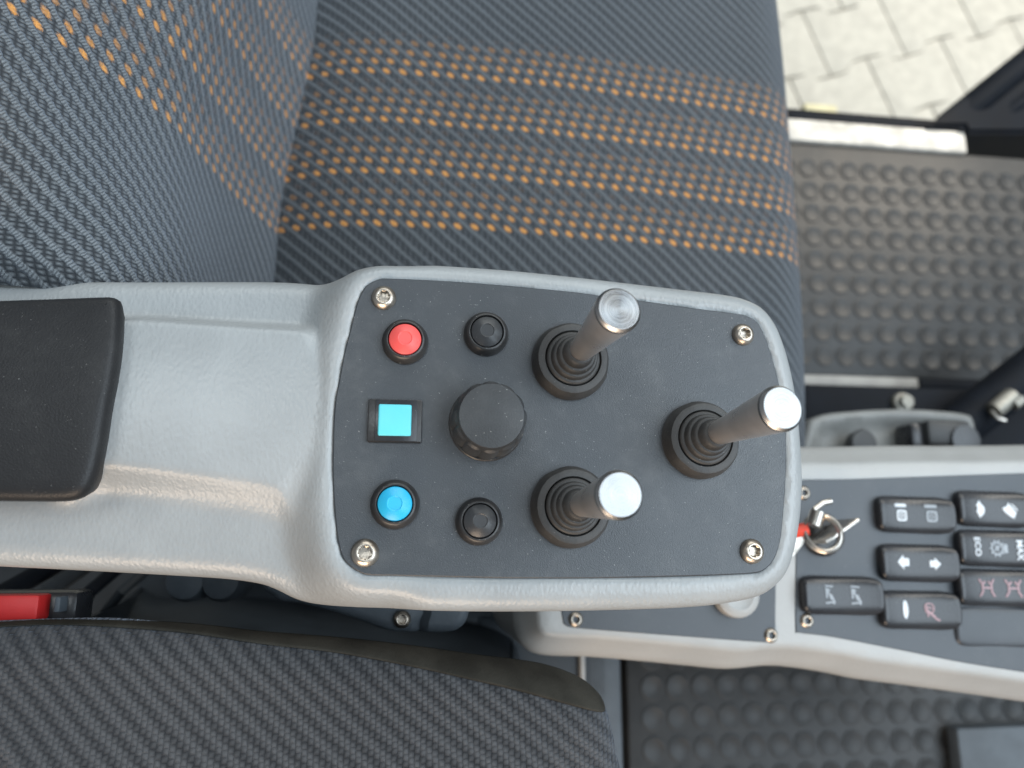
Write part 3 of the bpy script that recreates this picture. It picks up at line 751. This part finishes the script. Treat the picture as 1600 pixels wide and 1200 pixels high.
# rocker switches
def rH(L):
    def h(x, y):
        t = x/L
        return .0055 + .0027*t*t + .0006*t - .0022*(abs(y)/.0105)**3
    return h
def rocker(px, py, ang, L=.0235, W=.0108, label=None, mat='blackgloss', flatk=1.0):
    c = P(px+9, py, ZC+.006); L *= 1.05; W *= 1.03
    pts = []
    for k in range(48):
        t = 2*math.pi*k/48; ct, st = math.cos(t), math.sin(t)
        pts.append((L*abs(ct)**.30*(1 if ct > 0 else -1), W*abs(st)**.38*(1 if st > 0 else -1)))
    ol_ = smooth_outline(pts, .0012, 4); h_ = rH(L); h = lambda x, y: h_(x, y)
    bm = slab(ol_, lambda q: np.array([h(x, y)*flatk for x, y in q]), [(0, .0022), (.0003, .0012), (.0009, .0004), (.0018, 0)], .0055, .0016)
    m = Matrix.Translation((c[0], c[1], ZC-.0004)) @ Matrix.Rotation(ang, 4, 'Z')
    bmesh.ops.transform(bm, matrix=m, verts=bm.verts)
    o = obj('rocker_switch', bm, M[mat], con, at=(*c, ZC), label=label, sharp=60)
    return o, m, h, flatk
def icon(sw, polys, mat='white', name='symbol'):
    """polys in local switch metres; laid on the rocker's face"""
    o, m, h, fk = sw; bm = bmesh.new()
    for poly in polys:
        n = len(poly)
        vs, es, fs, ov, _, _ = delaunay_2d_cdt([Vector(p) for p in poly], [], [list(range(n))], 1, 1e-8)
        vs = [Vector((v.x-.0030, v.y)) for v in vs]
        bv = [bm.verts.new((v.x, v.y, h(v.x, v.y)*fk+.0004)) for v in vs]
        lo_ = [bm.verts.new((v.x, v.y, h(v.x, v.y)*fk-.0002)) for v in vs]
        for f in fs: bm.faces.new([bv[i] for i in f])
        for i in range(n):
            j = (i+1) % n
            try: bm.faces.new((lo_[i], lo_[j], bv[j], bv[i]))
            except Exception: pass
    bmesh.ops.transform(bm, matrix=m, verts=bm.verts); bmesh.ops.recalc_face_normals(bm, faces=bm.faces)
    return obj(name, bm, M[mat], o)
def rect(cx, cy, wx, wy, a=0.0):
    ca_, sa_ = math.cos(a), math.sin(a)
    return [(cx+x*wx/2*ca_-y*wy/2*sa_, cy+x*wx/2*sa_+y*wy/2*ca_) for x, y in ((-1, -1), (1, -1), (1, 1), (-1, 1))]
def ring(cx, cy, r0, wd, n=20, sq=1.0):
    out = []
    for k in range(n):
        t0, t1 = 2*math.pi*k/n, 2*math.pi*(k+1)/n
        def pt(r, t): ct, st = math.cos(t), math.sin(t); return (cx+r*abs(ct)**sq*(1 if ct > 0 else -1), cy+r*abs(st)**sq*(1 if st > 0 else -1))
        out.append([pt(r0-wd, t0), pt(r0, t0), pt(r0, t1), pt(r0-wd, t1)])
    return out
def arrow(cx, cy, s, d):
    return [[(cx-d*s, cy), (cx-d*s*.05, cy+s*.95), (cx-d*s*.05, cy+s*.5), (cx+d*s*.75, cy+s*.5), (cx+d*s*.75, cy-s*.5), (cx-d*s*.05, cy-s*.5), (cx-d*s*.05, cy-s*.95)]]
def xf(polys, cx, cy, a, s=1.0):
    ca_, sa_ = math.cos(a), math.sin(a)
    return [[(cx+s*(x*ca_-y*sa_), cy+s*(x*sa_+y*ca_)) for x, y in p] for p in polys]
SLOPE = R(-1.5)
swA = rocker(1425, 804, SLOPE, label='rocker switch with two window symbols')
for x in (-.0075, .0118):
    icon(swA, [rect(x, .0052, .0074, .0018)] + ring(x+.0004, -.0008, .0033, .0011, 20, .45) + ring(x+.0004, -.0008, .0014, .0006, 12, .6), 'white' if x < 0 else 'whitedim')
swB = rocker(1548, 795, SLOPE, label='rocker switch with solid arrow symbol')
icon(swB, xf([[(0, .005), (.0012, .003), (.0030, .0012), (.0034, -.0005), (.0028, -.0028), (0, -.0055), (-.0016, -.0028), (-.0026, -.0016), (-.0016, -.0008), (-.0016, .0012), (-.0026, .0018), (-.0014, .0030)]], -.0080, -.0002, 0))
icon(swB, xf([[(-.0042, .0010), (-.0012, .0024), (.0, .0046), (.0014, .0022), (.0030, .0002), (.0044, -.0018), (.0036, -.0028), (.0030, -.0050), (.0004, -.0038), (-.0018, -.0020), (-.0030, -.0010)]], .0115, -.0005, 0))
icon(swB, [rect(.0150, .0012, .0008, .0050, .7)], 'white')
swC = rocker(1430, 880, SLOPE, label='rocker switch with left and right arrows')
icon(swC, arrow(-.0075, .0004, .0044, 1)); icon(swC, arrow(.0118, -.0002, .0038, -1))
swD = rocker(1556, 857, SLOPE, L=.0260, label='rocker switch marked ECO and MAX')
def text_on(sw, body, cx, cy, size, rot, mat='white'):
    o, m, h, fk = sw
    cu = bpy.data.curves.new('txt', 'FONT'); cu.body = body; cu.size = size; cu.align_x = 'CENTER'; cu.align_y = 'CENTER'
    cu.extrude = .00012; cu.offset = size*.022; cu.resolution_u = 4
    to = bpy.data.objects.new('txt', cu); C.objects.link(to); bpy.context.view_layer.update()
    me = bpy.data.meshes.new_from_object(to.evaluated_get(bpy.context.evaluated_depsgraph_get()))
    bpy.data.objects.remove(to); bpy.data.curves.remove(cu)
    bm = bmesh.new(); bm.from_mesh(me); bpy.data.meshes.remove(me)
    rm = Matrix.Rotation(rot, 4, 'Z')
    for v in bm.verts:
        p = rm @ v.co; x, y = p.x+cx-.0030, p.y+cy
        v.co = Vector((x, y, h(x, y)*fk+.0004+p.z))
    bmesh.ops.transform(bm, matrix=m, verts=bm.verts)
    return obj('lettering', bm, M[mat], o)
text_on(swD, 'ECO', -.0128, .0008, .0056, -math.pi/2)
text_on(swD, 'MAX', .0150, -.0006, .0056, -math.pi/2)
gear = ring(.0006, 0, .0040, .0010, 22) + [rect(.0006+.0044*math.cos(t), .0044*math.sin(t), .0013, .0011, t) for t in (2*math.pi*k/10 for k in range(10))]
icon(swD, gear + [rect(.0006, 0, .0045, .0009, .6), rect(.0006, 0, .0009, .004, .6), rect(.0062, 0, .0024, .0052), rect(.0010, .0014, .0018, .0006)], 'whitedim')
swE = rocker(1310, 931, SLOPE, label='rocker switch with faint zigzag symbols')
for x, mt in ((-.0055, 'white'), (.0105, 'whitedim')):
    icon(swE, [rect(x-.0003, .0052, .0052, .0009, -.06)] + [rect(x-.0020, .0012, .0011, .0052), rect(x-.0002, .0004, .0010, .0064, .45), rect(x+.0018, -.0016, .0010, .0050, .45), rect(x-.0008, -.0040, .0042, .0009, .1), rect(x+.0021, -.0040, .0010, .0020, .8), rect(x-.0013, .0034, .0030, .0009, -.3)], 'whitedim')
swF = rocker(1432, 954, SLOPE, label='rocker switch with bar mark and pink symbol')
icon(swF, [[(-.0072+.0017*math.cos(t), .0004+.0052*math.sin(t)) for t in (2*math.pi*k/20 for k in range(20))]])
icon(swF, ring(.0080, .0014, .0030, .0007, 16, .8) + [rect(.0068, -.0006, .0009, .0058, .1), rect(.0080, .0018, .0042, .0006, -.3), rect(.0100, -.0030, .0009, .0052, .9), rect(.0090, -.0016, .0009, .0056, .9), rect(.0128, -.0050, .0026, .0010, -.3)], 'pink')
swG = rocker(1556, 919, SLOPE, L=.0260, label='rocker switch with two pink axle symbols')
for x in (-.0060, .0112):
    H_ = [rect(x, 0, .0060, .0010)]
    for s_ in (-1, 1): H_ += [rect(x+s_*.0030, 0, .0010, .0054), rect(x+s_*.0040, .0036, .0010, .0034, -s_*.6), rect(x+s_*.0040, -.0036, .0010, .0034, s_*.6), rect(x+s_*.0018, .0030, .0010, .0022, s_*.7)]
    icon(swG, H_, 'pink')
rocker(1558, 981, SLOPE, L=.0262, W=.0118, label='blank switch cover', mat='cplate', flatk=.45)
# further switches of the same panel just outside the photo's right edge
# ignition lock and key
KZ = ZC
c = P(1297, 838, KZ+.01)
ig = obj('ignition_lock', lathe([(.0115, 0), (.0115, .004), (.0105, .0065), (.0095, .010), (.0080, .0105), (.0060, .0105), (.0055, .009), (0, .009)], 40, (*c, KZ-.0006), cap=False), M['bezel'], con, at=(*c, KZ))
key = thing('key', 'steel ignition key in the lock with key ring and red tag', 'key', (*c, KZ+.010))
p0 = P(1268, 850, KZ+.030); p1 = P(1330, 808, KZ+.030)
kc = Vector((*P(1302, 830, KZ+.022), KZ+.020)); dvec = (Vector((*p1, 0))-Vector((*p0, 0))).normalized(); aa = math.atan2(dvec.y, dvec.x)
bmk = box(-.0125, .0125, -.0011, .0011, KZ+.0085, KZ+.032, .0008)
bmesh.ops.transform(bmk, matrix=Matrix.Translation((kc.x, kc.y, 0)) @ Matrix.Rotation(aa, 4, 'Z'), verts=bmk.verts)
obj('key_head', bmk, M['chrome'], key)
rc = Vector((*P(1289, 833, KZ+.036), KZ+.033)); pts = []
for k in range(41):
    t = 2*math.pi*k/40; pts.append(rc + Vector((math.cos(t)*.0088, math.sin(t)*.0098, .004*math.cos(t+.6))))
obj('key_ring', tube(pts, .0014, 10, cap=False), M['chrome'], key)
pts2 = [p + Vector((-.0004, .0006, .0022)) for p in pts[:30]]
obj('split_ring_coil', tube(pts2, .0010, 8), M['chrome'], key)
t0, t1 = P(1262, 826, KZ+.03), P(1215, 838, KZ+.03)
obj('red_tag', tube([(*t0, KZ+.030), (*t1, KZ+.024)], .0036, 14), M['redtag'], key)
obj('tag_clasp', tube([(*P(1275, 800, KZ+.032), KZ+.034), (*P(1268, 822, KZ+.032), KZ+.034)], .0042, 12), M['chrome'], key)
obj('tag_hook', tube([(*P(1272, 796, KZ+.036), KZ+.036), (*P(1284, 786, KZ+.036), KZ+.037), (*P(1298, 783, KZ+.036), KZ+.036)], .0016, 10), M['chrome'], key)
obj('spare_key', prism(PP([(1226, 858), (1252, 832), (1262, 838), (1258, 850), (1244, 868), (1232, 872)], KZ+.020), KZ+.016, KZ+.018, .0004), M['chrome'], key)
